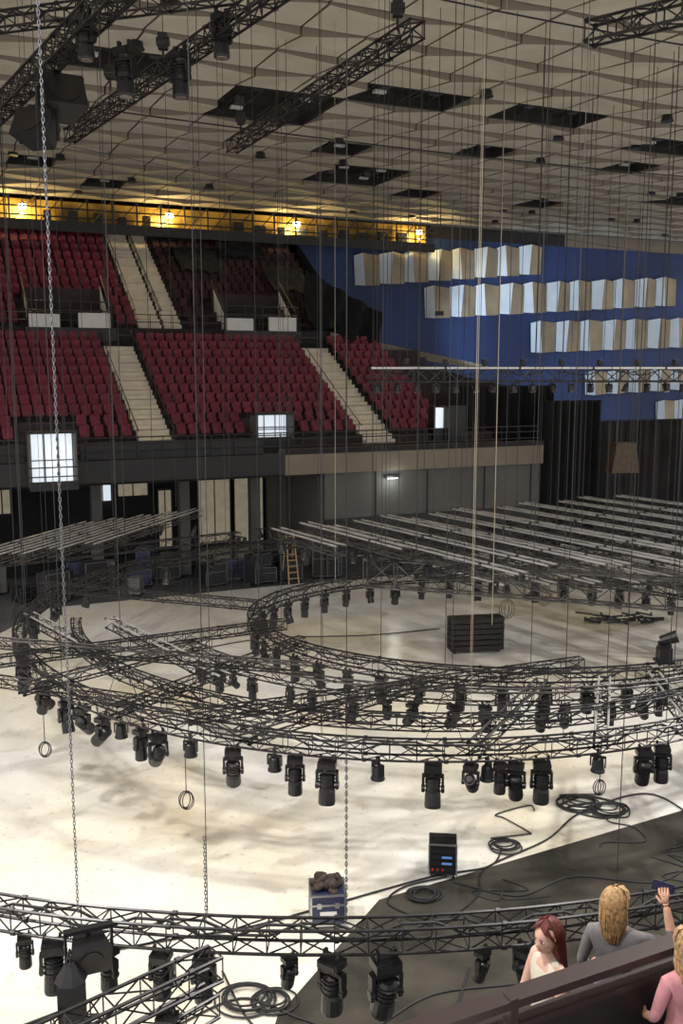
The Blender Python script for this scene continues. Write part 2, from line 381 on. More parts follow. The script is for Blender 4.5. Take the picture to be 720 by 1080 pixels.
mb.build('gallery_access_boxes', ['white', 'concrete_dark', 'black'])

# undercroft
mb = MB()
sbox(mb, -14, 16, 9, 9.3, 0, 4.75, 0); sbox(mb, 15.2, 28.1, .3, .6, 0, 4.95, 1); sbox(mb, 15.1, 15.4, .6, 9, 0, 4.75, 1)
for s in (18, 21, 24.5, 27.5): sbox(mb, s, s+.05, .24, .31, 0, 4.9, 2)
sbox(mb, 15.2, 28.1, .2, .32, 0, 2.6, 2)
mb.build('wall_undercroft', ['darkwall', 'greywall', 'black'])
e = bpy.data.objects.new('wall_light', None); e.location = SF(18.9, .15, 4.6); bpy.context.scene.collection.objects.link(e)
m = MB(); m.box((0, 0, 0), (.7, .12, .14), RS, 0); m.box((0, -.02, -.07), (.6, .1, .04), RS, 1); m.build('housing', ['black', 'lit'], parent=e)
l = bpy.data.lights.new('tube', 'POINT'); l.energy = 35; l.color = (.95, 1, .9); l.shadow_soft_size = .2
lo = bpy.data.objects.new('tube', l); lo.parent = e; lo.location = (.15, -.4, -.2); bpy.context.scene.collection.objects.link(lo)
mb = MB(); sbox(mb, -14, 15, 1.0, 9.4, 4.78, 4.95, 0)
mb.build('trim_balcony_soffit', ['darkwall'])
mb = MB()
for s in (-6, -1.5, 4.2, 8.5, 12.2): sbox(mb, s, s+.5, 2.9, 3.4, 0, 4.78, 0)
mb.build('balcony_columns', ['greywall'])
k = 1
for (a, b, z0, z1, m_) in ((5.3, 6.2, 3.0, 4.2, 'lit'), (11.1, 12.9, .2, 4.4, 'litwarm'), (13.2, 14.9, .2, 4.5, 'litwarm'), (0.2, 1.0, 2.6, 4.0, 'litwarm'), (8.8, 9.5, .2, 3.4, 'litwarm'), (6.6, 8.2, 3.2, 4.2, 'litwarm')):
    mb = MB(); sbox(mb, a, b, 8.85, 8.99, z0, z1, 0)
    sbox(mb, a-.08, a, 8.8, 8.99, z0, z1, 1); sbox(mb, b, b+.08, 8.8, 8.99, z0, z1, 1); sbox(mb, a-.08, b+.08, 8.8, 8.99, z1, z1+.1, 1)
    mb.tube(SF((a+b)/2, 8.8, z0), SF((a+b)/2, 8.8, z1), .04, 4, 1)
    mb.build('door_%d' % k, [m_, 'black']); k += 1
for q in range(34):
    s = -8+q*.7+random.uniform(-.3, .3); v = random.uniform(-1.2, 2.2)
    w, d, h = random.uniform(.5, 1.3), .7, random.uniform(.4, 1.5)
    m = MB(); c = random.choice(['black', 'black', 'black', 'case', 'darkwall', 'greywall'])
    m.box((0, 0, .12+h/2), (w, d, h), None, 0)
    for x in (-w/2, w/2):
        for y in (-d/2, d/2):
            m.tube((x, y, .12), (x, y, .12+h), .02, 4, 1, True); m.sphere((x*.85, y*.85, .06), .06, 8, 5, 2)
    for z in (.12, .12+h*.6, .12+h):
        m.tube((-w/2, -d/2, z), (w/2, -d/2, z), .015, 4, 1); m.tube((-w/2, d/2, z), (w/2, d/2, z), .015, 4, 1)
    m.build('equipment_flight_case', [c, 'steel', 'black'], loc=SF(s, v if s < 14 else -1.2, 0.012), rotz=A+random.uniform(-.6, .6))
for q in range(9):
    m = MB(); h = random.uniform(2.0, 3.4)
    for a in range(3):
        t = a*2.1+q; m.tube((0, 0, .9), (.6*math.cos(t), .6*math.sin(t), .03), .025, 5)
    m.tube((0, 0, .4), (0, 0, h), .03, 6); m.tube((-.6, 0, h), (.6, 0, h), .03, 6)
    for x in (-.4, .1, .5): m.cone((x, 0, h-.05), (x+.1, -.15, h-.4), .09, .13, 9)
    m.build('lighting_stand', ['black'], loc=SF(-3+q*1.9, random.uniform(-.9, .6), .012), rotz=q*.8)
m = MB()
for x in (-.25, .25): m.tube((x, -.5, 0), (x*.7, 0, 2.4), .035, 5, 0); m.tube((x, .5, 0), (x*.7, 0, 2.4), .035, 5, 0)
for i in range(8): z = .28*(i+1); m.box((0, -.5+.5*z/2.4, z), (.45, .09, .04), None, 0)
m.build('stepladder', [mat('ladder_wood', (.4, .27, .15), .5)], loc=SF(12.6, -1.6, .012), rotz=A)

# curtains
def curtain(name, s0, s1, v, z0, z1, m_, amp=.16, pitch=.55):
    mb = MB(); n = int((s1-s0)/pitch*6)
    pts = [(s0+(s1-s0)*i/n, v+amp*math.sin(i*math.pi/3)+.05*math.sin(i*.7)) for i in range(n+1)]
    for i in range(n): mb.poly([SF(*pts[i], z0), SF(*pts[i+1], z0), SF(*pts[i+1], z1), SF(*pts[i], z1)])
    mb.tube(SF(s0, v, z1), SF(s1, v, z1), .05, 6)
    mb.build(name, [m_], smooth=True)
curtain('stage_curtain', 28.2, 32.2, .3, 0.02, 8.3, 'curtain')
curtain('stage_curtain', 32.4, 46, .8, 0.02, 7.1, 'curtgrey', .22, .9)
curtain('masking_drape', 24.3, 30.5, 2.6, 6.2, 9.1, 'curtain', .2, .8)
curtain('masking_drape', 26.5, 32.5, 6, 0.02, 8.6, 'curtain', .2, .8)
mb = MB()
sbox(mb, 22.2, 24.0, 1.8, 2.2, 6.2, 8.0, 1); sbox(mb, 22.2, 24.0, 1.7, 1.8, 6.2, 6.9, 0)
sbox(mb, 22.1, 22.2, 1.6, 2.2, 6.2, 8.1, 0); sbox(mb, 22.8, 22.9, 1.6, 2.2, 6.2, 8.1, 0); sbox(mb, 23.0, 24.1, 1.6, 1.8, 6.2, 8.1, 0)
mb.build('door_9', ['black', 'lit'])
m = MB(); m.poly([(-.8, -.4, 0), (.8, -.4, 0), (.55, -.4, 1.6), (-.55, -.4, 1.6)]); m.poly([(-.8, .4, 0), (.8, .4, 0), (.55, .4, 1.6), (-.55, .4, 1.6)])
m.poly([(-.8, -.4, 0), (-.8, .4, 0), (-.55, .4, 1.6), (-.55, -.4, 1.6)]); m.poly([(.8, -.4, 0), (.8, .4, 0), (.55, .4, 1.6), (.55, -.4, 1.6)]); m.poly([(-.55, -.4, 1.6), (.55, -.4, 1.6), (.55, .4, 1.6), (-.55, .4, 1.6)])
for x in (-.4, .4): m.tube((x, 0, 1.6), (x, 0, 14), .02, 4)
m.build('hanging_wooden_speaker', ['wood'], loc=(15.0, 50.5, 4.6), rotz=.2)
mb = MB(); n = 14
for i in range(n):
    for j in range(8):
        def q(i, j):
            s = 18.5+ i*.36; z = 15.9-.17*i-j*.35-.25*math.sin(i*.9)*(j/8); return SF(s, 10.9+.3*math.sin(i*1.7+j*.5), z)
        mb.poly([q(i, j), q(i+1, j), q(i+1, j+1), q(i, j+1)])
mb.build('draped_black_netting', ['curtain'], smooth=True)

# ------------------------------------------------------------------ trusses
def truss(name, pts, w=.36, h=.36, rc=.024, rw=.011, m_='blackmetal', closed=False, top=None, loom=False):
    mb = MB(); n = len(pts); C = []
    for i in range(n):
        p = V(pts[i]); a = V(pts[(i-1) % n]) if (closed or i > 0) else p; b = V(pts[(i+1) % n]) if (closed or i < n-1) else p
        t = (b-a).normalized(); nn = V((0, 0, 1)).cross(t).normalized(); up = t.cross(nn)
        C.append([p+nn*w/2+up*h/2, p-nn*w/2+up*h/2, p-nn*w/2-up*h/2, p+nn*w/2-up*h/2])
    for i in range(n if closed else n-1):
        a = C[i]; b = C[(i+1) % n]
        for k in range(4): mb.tube(a[k], b[k], rc*(1.3 if top and k < 2 else 1), 6, 1 if (top and k < 2) else 0)
        for k in range(4):
            l = (k+1) % 4
            if i % 2: mb.tube(a[k], b[l], rw, 4)
            else: mb.tube(a[l], b[k], rw, 4)
            if not top or i % 2: mb.tube(a[k], a[l], rw, 4)
        if i % 5 == 0:
            for k in range(4):
                mb.tube(a[k], a[k]+(b[k]-a[k])*.14, rc*1.7, 6)
        if loom:   # cable loom lying along and sagging through the truss
            for q, hh in ((.2, .0), (.75, .08)):
                c0 = a[0].lerp(a[1], q); c0.z += hh-(.10 if (i+int(q*10)) % 4 < 2 else .02)*2.2
                c1 = b[0].lerp(b[1], q); c1.z += hh-(.10 if (i+1+int(q*10)) % 4 < 2 else .02)*2.2
                mb.tube(c0, c1, .02, 5, 2)
    for k in range(4): mb.tube(C[-1][k], C[-1][(k+1) % 4], rw, 4)
    return mb.build(name, [m_, top or m_, 'cable'])
def ring_pts(cx, cy, rx, ry, z, bay=.42, a0=0, a1=2*math.pi):
    per = (rx+ry)/2*(a1-a0); n = int(per/bay)
    full = abs(a1-a0-2*math.pi) < 1e-6
    return [V((cx+rx*math.sin(a0+(a1-a0)*i/n), cy-ry*math.cos(a0+(a1-a0)*i/n), z)) for i in range(n if full else n+1)]
def line_pts(a, b, bay=.45):
    a = V(a); b = V(b); n = max(2, int((b-a).length/bay)); return [a+(b-a)*i/n for i in range(n+1)]
CX, CY = 1.9, 27.8; Z = 3.0
truss('circular_lighting_truss', ring_pts(CX, CY, 11, 11, Z, .5), .3, .32, closed=True, loom=True)
truss('curved_lighting_truss', ring_pts(CX+.2, CY-.1, 9.7, 9.6, Z+.05, .5, -1.35, 1.3), .26, .28, .02, loom=True)
truss('curved_lighting_truss', ring_pts(3.7, 26.9, 8.6, 7.2, Z, .5, -1.1, 1.2), .26, .28, .02, top='greytruss')
truss('oval_lighting_truss', ring_pts(4.7, 26.5, 7.2, 5.5, Z, .45), .36, .34, .026, closed=True, loom=True)
truss('curved_lighting_truss', ring_pts(-.3, CY, 16.7, 16.7, Z-.1, .42, a0=-.62, a1=.62), .30, .32, loom=True)
truss('lighting_truss', line_pts((-9, 26.5, 3), (-5.85, 22.6, 3)), .26, .26, .022, top='silver')
truss('lighting_truss', line_pts((-6.4, 25.5, 3.1), (-2.6, 20.5, 3.1)), .26, .26, .022, top='silver')
truss('lighting_truss', line_pts((-9.4, 20.6, 3.3), (-1.5, 24.6, 3.3)), .24, .24, .02)
truss('lighting_truss', line_pts((-9.6, 22.8, 3.4), (-.6, 20.4, 3.4)), .22, .22, .018, top='greytruss')
truss('lighting_truss', line_pts((-8.2, 21.2, 2.9), (-1.6, 18.6, 2.9)), .22, .22, .018)
truss('lighting_truss', line_pts((-7.0, 19.9, 3.1), (-3.4, 23.6, 3.1)), .22, .22, .018, top='greytruss')
truss('lighting_truss', line_pts((-4.6, 18.3, 3.2), (-1.0, 23.4, 3.2)), .22, .22, .018)
truss('lighting_truss', line_pts((-3.0, 17.7, 3.3), (5.4, 20.6, 3.5)), .22, .22, .018)
for ang in (-.35, .05, .28, .48, .7):
    a = V((CX+11*math.sin(ang), CY-11*math.cos(ang), Z)); b = V((4.2+8*math.sin(ang*.8), 26.8-6.2*math.cos(ang*.8), Z))
    truss('lighting_truss', line_pts(a, b), .24, .24, .02, top='silver' if ang > .2 else 'greytruss')
D = V((.55, -.835, 0))
par_spots = []
for i in range(16):
    f = i/12.5; a = V((-2.3+11.9*f, 32.4+7.1*f, 4.45+.12*math.sin(i*2.1))); L = 4.2 if i == 0 else (6.0 if i == 1 else 8.8+.4*i+.6*math.sin(i*3.3))
    truss('parallel_lighting_truss', line_pts(a, a+D*L, .8), .34, .32, .027, .011, m_='greytruss', top='silver')
    for q in range(int(L/1.3)): par_spots.append(a+D*(.5+q*1.3+.3*math.sin(q+i))-V((0, 0, .2)))
for i in range(9):
    f = (i+.5)/9; a = V((1.8+9.5*f, 30.2+4.8*f, 3.75)); L = 4.5+.5*i
    truss('parallel_lighting_truss', line_pts(a, a+D*L, .8), .3, .28, .024, .011, m_='greytruss', top='silver')
for f in (.18, .45, .75):
    a = V((-2.3, 32.4, 4.1))+D*9.5*f; b = a+V((15, 8.9, 0)); truss('cross_lighting_truss', line_pts(a+V((1.2, .7, 0)), b, .6), .3, .3, .022, loom=True)
truss('deep_support_truss', line_pts((.77, 30.3, 3.5), (11.5, 26.6, 3.5), 1.0), .4, .9, .035, .022, m_='greytruss')
truss('deep_support_truss', line_pts((2.5, 31.9, 3.4), (14, 30.6, 3.4), 1.0), .4, .9, .035, .022, m_='greytruss')
for i in range(5):
    a = V((-12.6+i*.95, 28.6+i*.9, 3.9)); truss('parallel_lighting_truss', line_pts(a, a+V((2.6, 8.6, 0)), .8), .34, .3, .022, .010, m_='greytruss', top='silver')
truss('cross_lighting_truss', line_pts((-13, 30.5, 3.6), (-4, 36.5, 3.6)), .3, .3, .022)
truss('lighting_truss', line_pts((-9.6, 29.6, 3.2), (-2.4, 27.0, 3.2)), .26, .26, .02)
truss('lighting_truss', line_pts((-3.6, 8.6, 3.0), (-1.5, 10.4, 3.0)), .3, .3)
truss('lighting_truss', line_pts((-4.6, 9.4, 2.2), (-3.0, 10.5, 2.2)), .3, .3)
truss('lighting_truss', line_pts((-3.0, 9.3, 2.3), (-1.6, 10.7, 2.3)), .3, .3)
truss('overhead_truss', line_pts((-3.46, 31.4, 17), (1.57, 20.9, 17), .5), .34, .34, .03, .018)
truss('overhead_truss', line_pts((-8.2, 30.0, 17), (-.6, 18.0, 17), .5), .32, .34, .03, .018)
truss('overhead_truss', line_pts((-11.5, 30.6, 17), (-3.2, 17.4, 17), .5), .42, .42, .035, .02)
truss('overhead_truss', line_pts((5.2, 21.2, 17), (9.5, 17.6, 17), .5), .4, .4, .035, .02)
truss('overhead_truss', line_pts((-8.5, 22.6, 17.6), (-2.2, 20.6, 17.6), .5), .34, .34, .03, .018)
truss('overhead_truss', line_pts((7.6, 20.9, 16.6), (10, 21.6, 16.6), .5), .34, .34, .03, .018)
truss('front_of_house_truss', line_pts((.9, 32, 9.85), (16, 33.2, 9.85), .5), .4, .45, .035, .022, m_='blackmetal', top='silver', loom=True)

# ------------------------------------------------------------------ moving heads
def mh_mesh(tilt, name='moving_head_light'):
    mb = MB()
    for x in (-.1, .1): mb.box((x, 0, -.02), (.04, .07, .12), None, 0)
    mb.box((0, 0, -.12), (.30, .24, .10), None, 0); mb.box((0, 0, -.12), (.25, .27, .07), None, 0)
    mb.cone((0, 0, -.17), (0, 0, -.22), .09, .08, 10, 0)
    mb.box((0, 0, -.24), (.32, .10, .05), None, 0)
    for x in (-.165, .165):
        mb.box((x, 0, -.31), (.04, .12, .16), None, 0); mb.box((x, 0, -.45), (.045, .09, .16), None, 0)
        mb.cone((x-.03, 0, -.47), (x+.03, 0, -.47), .06, .06, 10, 0)
    R = Matrix.Rotation(tilt, 3, 'X'); c = V((0, 0, -.47))
    def P(z): return c+R @ V((0, 0, z))
    prof = [(.20, .07), (.17, .11), (.02, .125), (-.04, .12), (-.10, .135), (-.28, .142), (-.32, .135)]
    for (z1, r1), (z2, r2) in zip(prof[:-1], prof[1:]): mb.cone(P(z1), P(z2), r1, r2, 14, 0)
    mb.cone(P(-.315), P(-.325), .115, .10, 14, 1)
    for s in (-.05, .03, .09, .14):
        mb.cone(P(s), P(s+.015), .137, .137, 12, 0)
    o = mb.build(name, ['lampblack', 'lens']); me = o.data; bpy.data.objects.remove(o); return me
MH = [mh_mesh(t) for t in (0.0, .35, -.4, .8, -.15)]
def par_mesh():
    mb = MB()
    mb.box((0, 0, -.03), (.05, .06, .12)); mb.box((0, 0, -.1), (.24, .05, .03))
    for x in (-.12, .12): mb.box((x, 0, -.18), (.02, .05, .18))
    for (z1, r1), (z2, r2) in zip([(-.1, .05), (-.14, .09), (-.3, .105), (-.34, .12)], [(-.14, .09), (-.3, .105), (-.34, .12), (-.36, .12)]): mb.cone((0, 0, z1), (0, 0, z2), r1, r2, 12)
    mb.cone((0, 0, -.355), (0, 0, -.365), .1, .1, 12, 1)
    o = mb.build('par_can_light', ['lampblack', 'lens']); me = o.data; bpy.data.objects.remove(o); return me
PAR = par_mesh()
def mh(x, y, z, sc=1.0, v=None, yaw=None):
    me = MH[random.randrange(len(MH)) if v is None else v]
    inst('moving_head_light', me, (x, y, z), (0, 0, random.uniform(-.8, .8) if yaw is None else yaw), sc)
for x, sc, v in ((-6.9, .9, 1), (-6.1, 1.0, 2), (-5.05, .95, 3), (-4.1, .9, 0), (-3.7, 1.05, 3), (-2.1, 1.05, 1), (-.88, 1, 0), (-.27, 1.15, 4), (1.7, 1.1, 4), (2.4, .85, 3), (2.95, .8, 0), (3.25, 1.0, 1), (3.75, 1.1, 0), (5.85, 1.0, 1), (6.25, 1.0, 0), (7.4, 1, 0), (-7.8, .9, 1)):
    th = math.asin((x-CX)/11); mh(x, CY-11*math.cos(th)-.1, Z-.18, sc, v, yaw=-th+random.uniform(-.4, .4))
for x in (-4.6, -3.0, -1.28, .68, 4.9, 2.72):
    th = math.asin((x-CX)/11); inst('par_can_light', PAR, (x, CY-11*math.cos(th), Z-.18), (0, 0, random.uniform(-1, 1)), 1.15)
for x, sc in ((-4.15, .6), (-3.75, .95), (-3.0, .8), (-2.3, .85), (-1.75, .85), (-.66, .6), (-.12, 1.0), (.56, 1.15), (1.8, .6), (2.35, .8)):
    th = math.asin((x+.3)/16.7); mh(x, CY-16.7*math.cos(th)-.1, Z-.28, sc, v=random.choice((0, 1, 4)))
n = 46
for i in range(n):
    t = 2*math.pi*i/n; mh(4.7+7.2*math.sin(t), 26.5-5.5*math.cos(t), Z-.18, random.choice((.75, .85, .9)), v=random.choice((0, 0, 1, 4)), yaw=t)
for i in range(20):
    t = math.pi*.62+(math.pi*1.2)*i/20; mh(CX+11*math.sin(t), CY-11*math.cos(t), Z-.18, .95)
for i in range(22):
    t = -1.0+2.1*i/22+random.uniform(-.03, .03); mh(3.7+8.6*math.sin(t), 26.9-7.2*math.cos(t), Z-.16, random.choice((.7, .8, .6)))
for p in par_spots:
    if random.random() < .5: inst('par_can_light', PAR, p, (random.uniform(-.3, .3), 0, random.uniform(-1, 1)), 1.2)
for i in range(22):
    inst('par_can_light', PAR, (1.2+i*.66, 32+.055*i, 9.62), (random.uniform(-.4, .4), 0, random.uniform(-1, 1)), 1.0)
    if i % 2: inst('par_can_light', PAR, (1.5+i*.66, 32+.055*i, 10.08), (math.pi, 0, 0), .8)
# ------------------------------------------------------------------ upper fixtures
def speaker(x, y, z, yaw, tilt, w=.9, h=.7, d=.7, hang=.6):
    mb = MB(); R = Matrix.Rotation(tilt, 3, 'X')
    F = [(-w/2, -d/2, -h/2), (w/2, -d/2, -h/2), (w/2, -d/2, h/2), (-w/2, -d/2, h/2)]
    B = [(-w*.32, d/2, -h*.38), (w*.32, d/2, -h*.38), (w*.32, d/2, h*.38), (-w*.32, d/2, h*.38)]
    F = [R @ V(p) for p in F]; B = [R @ V(p) for p in B]
    mb.poly(F); mb.poly(B[::-1])
    for k in range(4): l = (k+1) % 4; mb.poly([F[k], B[k], B[l], F[l]])
    mb.cone(R @ V((0, -d/2-.02, 0)), R @ V((0, -d/2+.02, 0)), h*.42, h*.42, 16, 1)
    for x_ in (-w/2-.03, w/2+.03): mb.box((x_, 0, .1), (.03, .1, h))
    mb.tube((0, 0, h/2), (0, 0, h/2+hang), .03, 5); mb.box((0, 0, h/2+.1), (w+.1, .1, .05))
    mb.build('hanging_loudspeaker', ['lampblack', 'rail'], loc=(x, y, z), rotz=yaw)
speaker(-6.5, 23.2, 16.2, .5, -.5, .95, .85, .8); speaker(-7.0, 23.0, 15.5, -.3, -.5, .95, .75, .7); speaker(-8.5, 23.4, 16.2, -.6, -.6, .9, .8, .7)
for (x, y, z, sc) in ((-4.7, 21.8, 17.0, 1.4), (-3.5, 21.8, 16.9, 1.3), (-2.5, 21.0, 17.4, 1.2), (-5.2, 20.5, 17.2, 1.2), (7.9, 20.8, 16.3, 1.0)): mh(x, y, z, sc, v=0)
for (x, y) in ((-3.1, 30.6), (1.2, 21.6), (-7.5, 29), (-4.2, 23.7), (-6, 26)):
    mb = MB(); mb.box((0, 0, 0), (.22, .18, .36)); mb.cone((-.15, 0, 0), (.15, 0, 0), .11, .11, 10); mb.tube((0, 0, -.2), (0, 0, -.45), .03, 5); mb.tube((0, 0, .2), (0, 0, 2.45), .012, 4)
    mb.build('chain_hoist', ['lampblack'], loc=(x, y, 17.65))

# ------------------------------------------------------------------ rigging cables
mb = MB()
def drop(x, y, z0=3.18, r=.012, bridle=False):
    if bridle:
        mb.tube((x, y, z0+1.0), (x, y, ZC-.25), r, 4)
        mb.tube((x-.35, y, z0), (x, y, z0+1.0), r, 4); mb.tube((x+.35, y, z0), (x, y, z0+1.0), r, 4)
    else: mb.tube((x, y, z0), (x, y, ZC-.25), r, 4)
for x in (-1.7, .06, 3.6):
    th = math.asin((x+.3)/16.7); drop(x, CY-16.7*math.cos(th), r=.007)
for i in range(12):
    t = -1.25+2.5*i/12; drop(CX+11*math.sin(t), CY-11*math.cos(t), r=.009, bridle=(i % 3 == 0))
for i in range(12):
    t = -1.4+3.0*i/12+.1; drop(4.7+7.2*math.sin(t), 26.5-5.5*math.cos(t), r=.010)
for i in range(9):
    t = 2.2+3*i/9; drop(CX+11*math.sin(t), CY-11*math.cos(t), r=.013)
for i in range(0, 14):
    f = i/12.5; a = V((-2.3+11.9*f, 32.4+7.1*f, 4.7))
    for q in (1.0, 6.5): p = a+D*q; drop(p.x, p.y, 4.6, .012)
for i in range(5):
    p = V((-12+i*1.2, 30+i*1.5, 4)); drop(p.x, p.y, 4.0, .013)
for i in range(22):
    drop(random.uniform(-11, 12), random.uniform(24, 37), random.uniform(3.3, 6), random.choice((.007, .009, .012)))
for x in (2.2, 6.5, 10.8): drop(x, 32.2, 10.1, .018)
def sag(a, b, s, r, m, n=14):
    a = V(a); b = V(b); pts = [a+(b-a)*i/n-V((0, 0, s*4*(i/n)*(1-i/n))) for i in range(n+1)]; m.path(pts, r, 4)
sag((-10.5, 37.5, 19.9), (19, 51.5, 19.9), .2, .035, mb)
sag((-3, 20.5, 18.5), (10, 24, 17.4), .15, .022, mb); sag((-12, 33, 18), (16, 32, 13), .3, .010, mb)
mb.build('rigging_cables', ['cable'])
mb = MB(); drop(2.9, 20.6, 3.2, .008); drop(4.0, 24.5, 3.3, .012); drop(-.2, 30, 3.3, .012); drop(2.45, 17.2, 3.2, .006)
mb.build('steel_rigging_ropes', [mat('rope_tan', (.32, .27, .2), .6)])
def chain(x, y, z0, z1, name='hoist_chain'):
    mb = MB(); z = z0; k = 0
    while z < z1:
        ax = V((1, 0, 0)) if k % 2 else V((0, 1, 0))
        p = [V((x, y, z))+ax*(.016*math.cos(a))+V((0, 0, .034*math.sin(a))) for a in [i*math.pi/3 for i in range(6)]]
        mb.path(p, .006, 4, closed=True); z += .052; k += 1
    mb.build(name, ['steel'])
chain(-3.4, 11.35, 3.1, 20.1); chain(-1.72, 11.15, 3.1, 4.2); chain(.06, 11.1, 3.1, 5.6)
def loopc(x, y, z, zt, r=.2, n=3):
    mb = MB(); mb.tube((x, y, z+r), (x, y, zt), .010, 5)
    for k in range(n):
        rr = r*(1-.12*k); ph = k*.5
        pts = [V((x+rr*.75*math.cos(a)*math.cos(ph), y+rr*.75*math.cos(a)*math.sin(ph), z+rr*math.sin(a))) for a in [i*math.pi/8 for i in range(16)]]
        mb.path(pts, .011, 5, closed=True)
    mb.build('hanging_cable_coil', ['cable'])
for a in ((-3.1, 17.9, 1.5, 2.9, .2), (6.9, 31.5, 2.4, 4.3, .35), (5.6, 31.3, 2.0, 4.3, .35), (1.0, 31, 3.2, 5, .25), (5.0, 17.4, 2.0, 3, .16), (-6.4, 19.5, 1.9, 3, .18), (8.3, 30.7, 3.2, 5, .3), (3.2, 29.5, 3.4, 4.5, .3)):
    loopc(*a)

# ------------------------------------------------------------------ floor objects
def coil(x, y, r=.35, n=5, name='cable_coil'):
    mb = MB()
    for k in range(n):
        rr = r*(1-.09*k)*random.uniform(.9, 1.1); ox, oy = random.uniform(-.06, .06), random.uniform(-.06, .06)
        pts = [V((x+ox+rr*math.cos(a)*1.15, y+oy+rr*math.sin(a), .035+.018*k)) for a in [i*math.pi/10 for i in range(20)]]
        mb.path(pts, .018, 5, closed=True)
    mb.build(name, ['cable'])
for a in ((1.58, 16.9, .3), (3.47, 18.8, .28), (5.5, 20.8, .45), (6.1, 20.5, .35), (-1.5, 13.9, .4), (-1.1, 13.8, .3), (7.9, 17, .4)): coil(*a)
def snake(pts, name='floor_cable', r=.02):
    mb = MB(); P = [V((*p, .03)) for p in pts]; P = [P[0]]+P+[P[-1]]; out = []
    for i in range(1, len(P)-2):
        for k in range(10):
            t = k/10; a, b, c, d = P[i-1], P[i], P[i+1], P[i+2]
            out.append(.5*((2*b)+(c-a)*t+(2*a-5*b+4*c-d)*t*t+(3*b-a-3*c+d)*t**3))
    mb.path(out, r, 5); mb.build(name, ['cable'])
snake([(-4.5, 15.0), (-3, 15.5), (-1.6, 15.9), (0, 16.7), (1.8, 17.6), (3.0, 18.0), (3.4, 18.8)])
snake([(-2.6, 13.2), (-1.6, 13.9), (-.6, 13.4), (.3, 13.1), (1.5, 14.0), (3.3, 14.4), (5.2, 15.6)])
snake([(-2.0, 14.6), (-1.3, 13.2), (-.2, 12.7), (1.4, 13.0), (2.2, 14.8)])
snake([(2.1, 17.6), (1.2, 17.2), (.9, 16.6), (1.8, 16.1), (2.6, 16.9), (2.9, 17.9), (4.4, 19.1), (5.5, 20.4), (7.4, 21.3), (8, 19), (7.2, 17)])
snake([(2.2, 17.4), (3.4, 16.9), (4.6, 17.6), (6.2, 17.4), (7.6, 18.3), (9, 18.0)])
snake([(5, 20.7), (5.8, 21.2), (6.6, 20.6), (5.9, 20.1), (5.2, 20.6), (6.0, 20.9)], r=.025)
snake([(-9, 31), (-6, 32.5), (-3, 34.5), (1, 35), (4, 36)])
for q in range(7):
    x, y = random.uniform(2.5, 8), random.uniform(14.5, 20.5); P = []
    for k in range(7): P.append((x, y)); x += random.uniform(-.9, 1.2); y += random.uniform(-.7, .7)
    snake(P, r=.016)
m = MB(); w, d, h = .62, .6, .56
m.box((0, 0, .1+h/2), (w, d, h), None, 0)
for x in (-w/2, w/2):
    for y in (-d/2, d/2): m.box((x, y, .1+h/2), (.04, .04, h), None, 1); m.cone((x*.8-.02, y*.8, .05), (x*.8+.02, y*.8, .05), .05, .05, 10, 2)
for z in (.1, .1+h*.68, .1+h):
    for y in (-d/2, d/2): m.box((0, y, z), (w, .04, .03), None, 1)
    for x in (-w/2, w/2): m.box((x, 0, z), (.04, d, .03), None, 1)
for x in (-.16, .16): m.box((x, -d/2-.02, .1+h*.68), (.08, .02, .1), None, 1)
m.box((0, -d/2-.01, .3), (.3, .01, .12), None, 3)
for k in range(26):
    m.sphere((random.uniform(-.22, .22), random.uniform(-.2, .2), .70+random.uniform(0, .16)), (random.uniform(.06, .12), random.uniform(.06, .1), random.uniform(.05, .09)), 7, 5, 4, Matrix.Rotation(random.random()*3, 3, 'X') @ Matrix.Rotation(random.random()*3, 3, 'Z'))
m.build('flight_case', ['case', 'alu', 'black', 'white', 'cloth'], loc=(-.26, 16.1, .012), rotz=.08)
m = MB(); m.box((0, 0, .4), (.55, .5, .62), None, 0)
for z in (.2, .33, .46, .59): m.box((0, -.26, z), (.46, .02, .09), None, 1)
for z in (.33, .46): m.box((.08, -.275, z), (.2, .01, .04), None, 2)
for x in (-.2, -.1, 0): m.cone((x, -.27, .2), (x, -.3, .2), .02, .02, 8, 3)
for x in (-.27, .27):
    m.box((x, -.25, .4), (.03, .03, .64), None, 4)
    for y in (-.2, .2): m.cone((x*.8-.02, y, .05), (x*.8+.02, y, .05), .05, .05, 8, 0)
m.box((0, -.25, .71), (.55, .03, .025), None, 4); m.tube((-.2, 0, .76), (.2, 0, .76), .02, 6, 0); m.tube((-.2, 0, .7), (-.2, 0, .76), .02, 6, 0); m.tube((.2, 0, .7), (.2, 0, .76), .02, 6, 0)
m.build('dimmer_rack', ['lampblack', 'black', 'ledblue', 'red', 'alu'], loc=(2.03, 17.8, .012), rotz=-.1)
m = MB()
for k in range(6):
    m.box((0, 0, .2+k*.2), (1.95, .6, .17), None, 0); m.box((0, -.31, .2+k*.2), (1.7, .02, .12), None, 1)
    for x in (-.98, .98): m.box((x, 0, .2+k*.2), (.04, .3, .12), None, 1)
for x in (-.8, .8): m.cone((x, -.2, .05), (x, .2, .05), .06, .06, 8, 0)
m.build('stacked_line_array', ['lampblack', 'rail'], loc=(4.8, 33.0, 0), rotz=.15)
m = MB()
for k in range(40):
    a = random.uniform(0, 6.28); p = V((random.uniform(-1.4, 1.4), random.uniform(-.5, .5), random.uniform(.05, .25))); q = p+V((math.cos(a)*.7, math.sin(a)*.3, random.uniform(-.03, .1))); m.tube(p, q, .04, 5)
m.build('cable_heap', ['cable'], loc=(11.3, 37.0, .0))
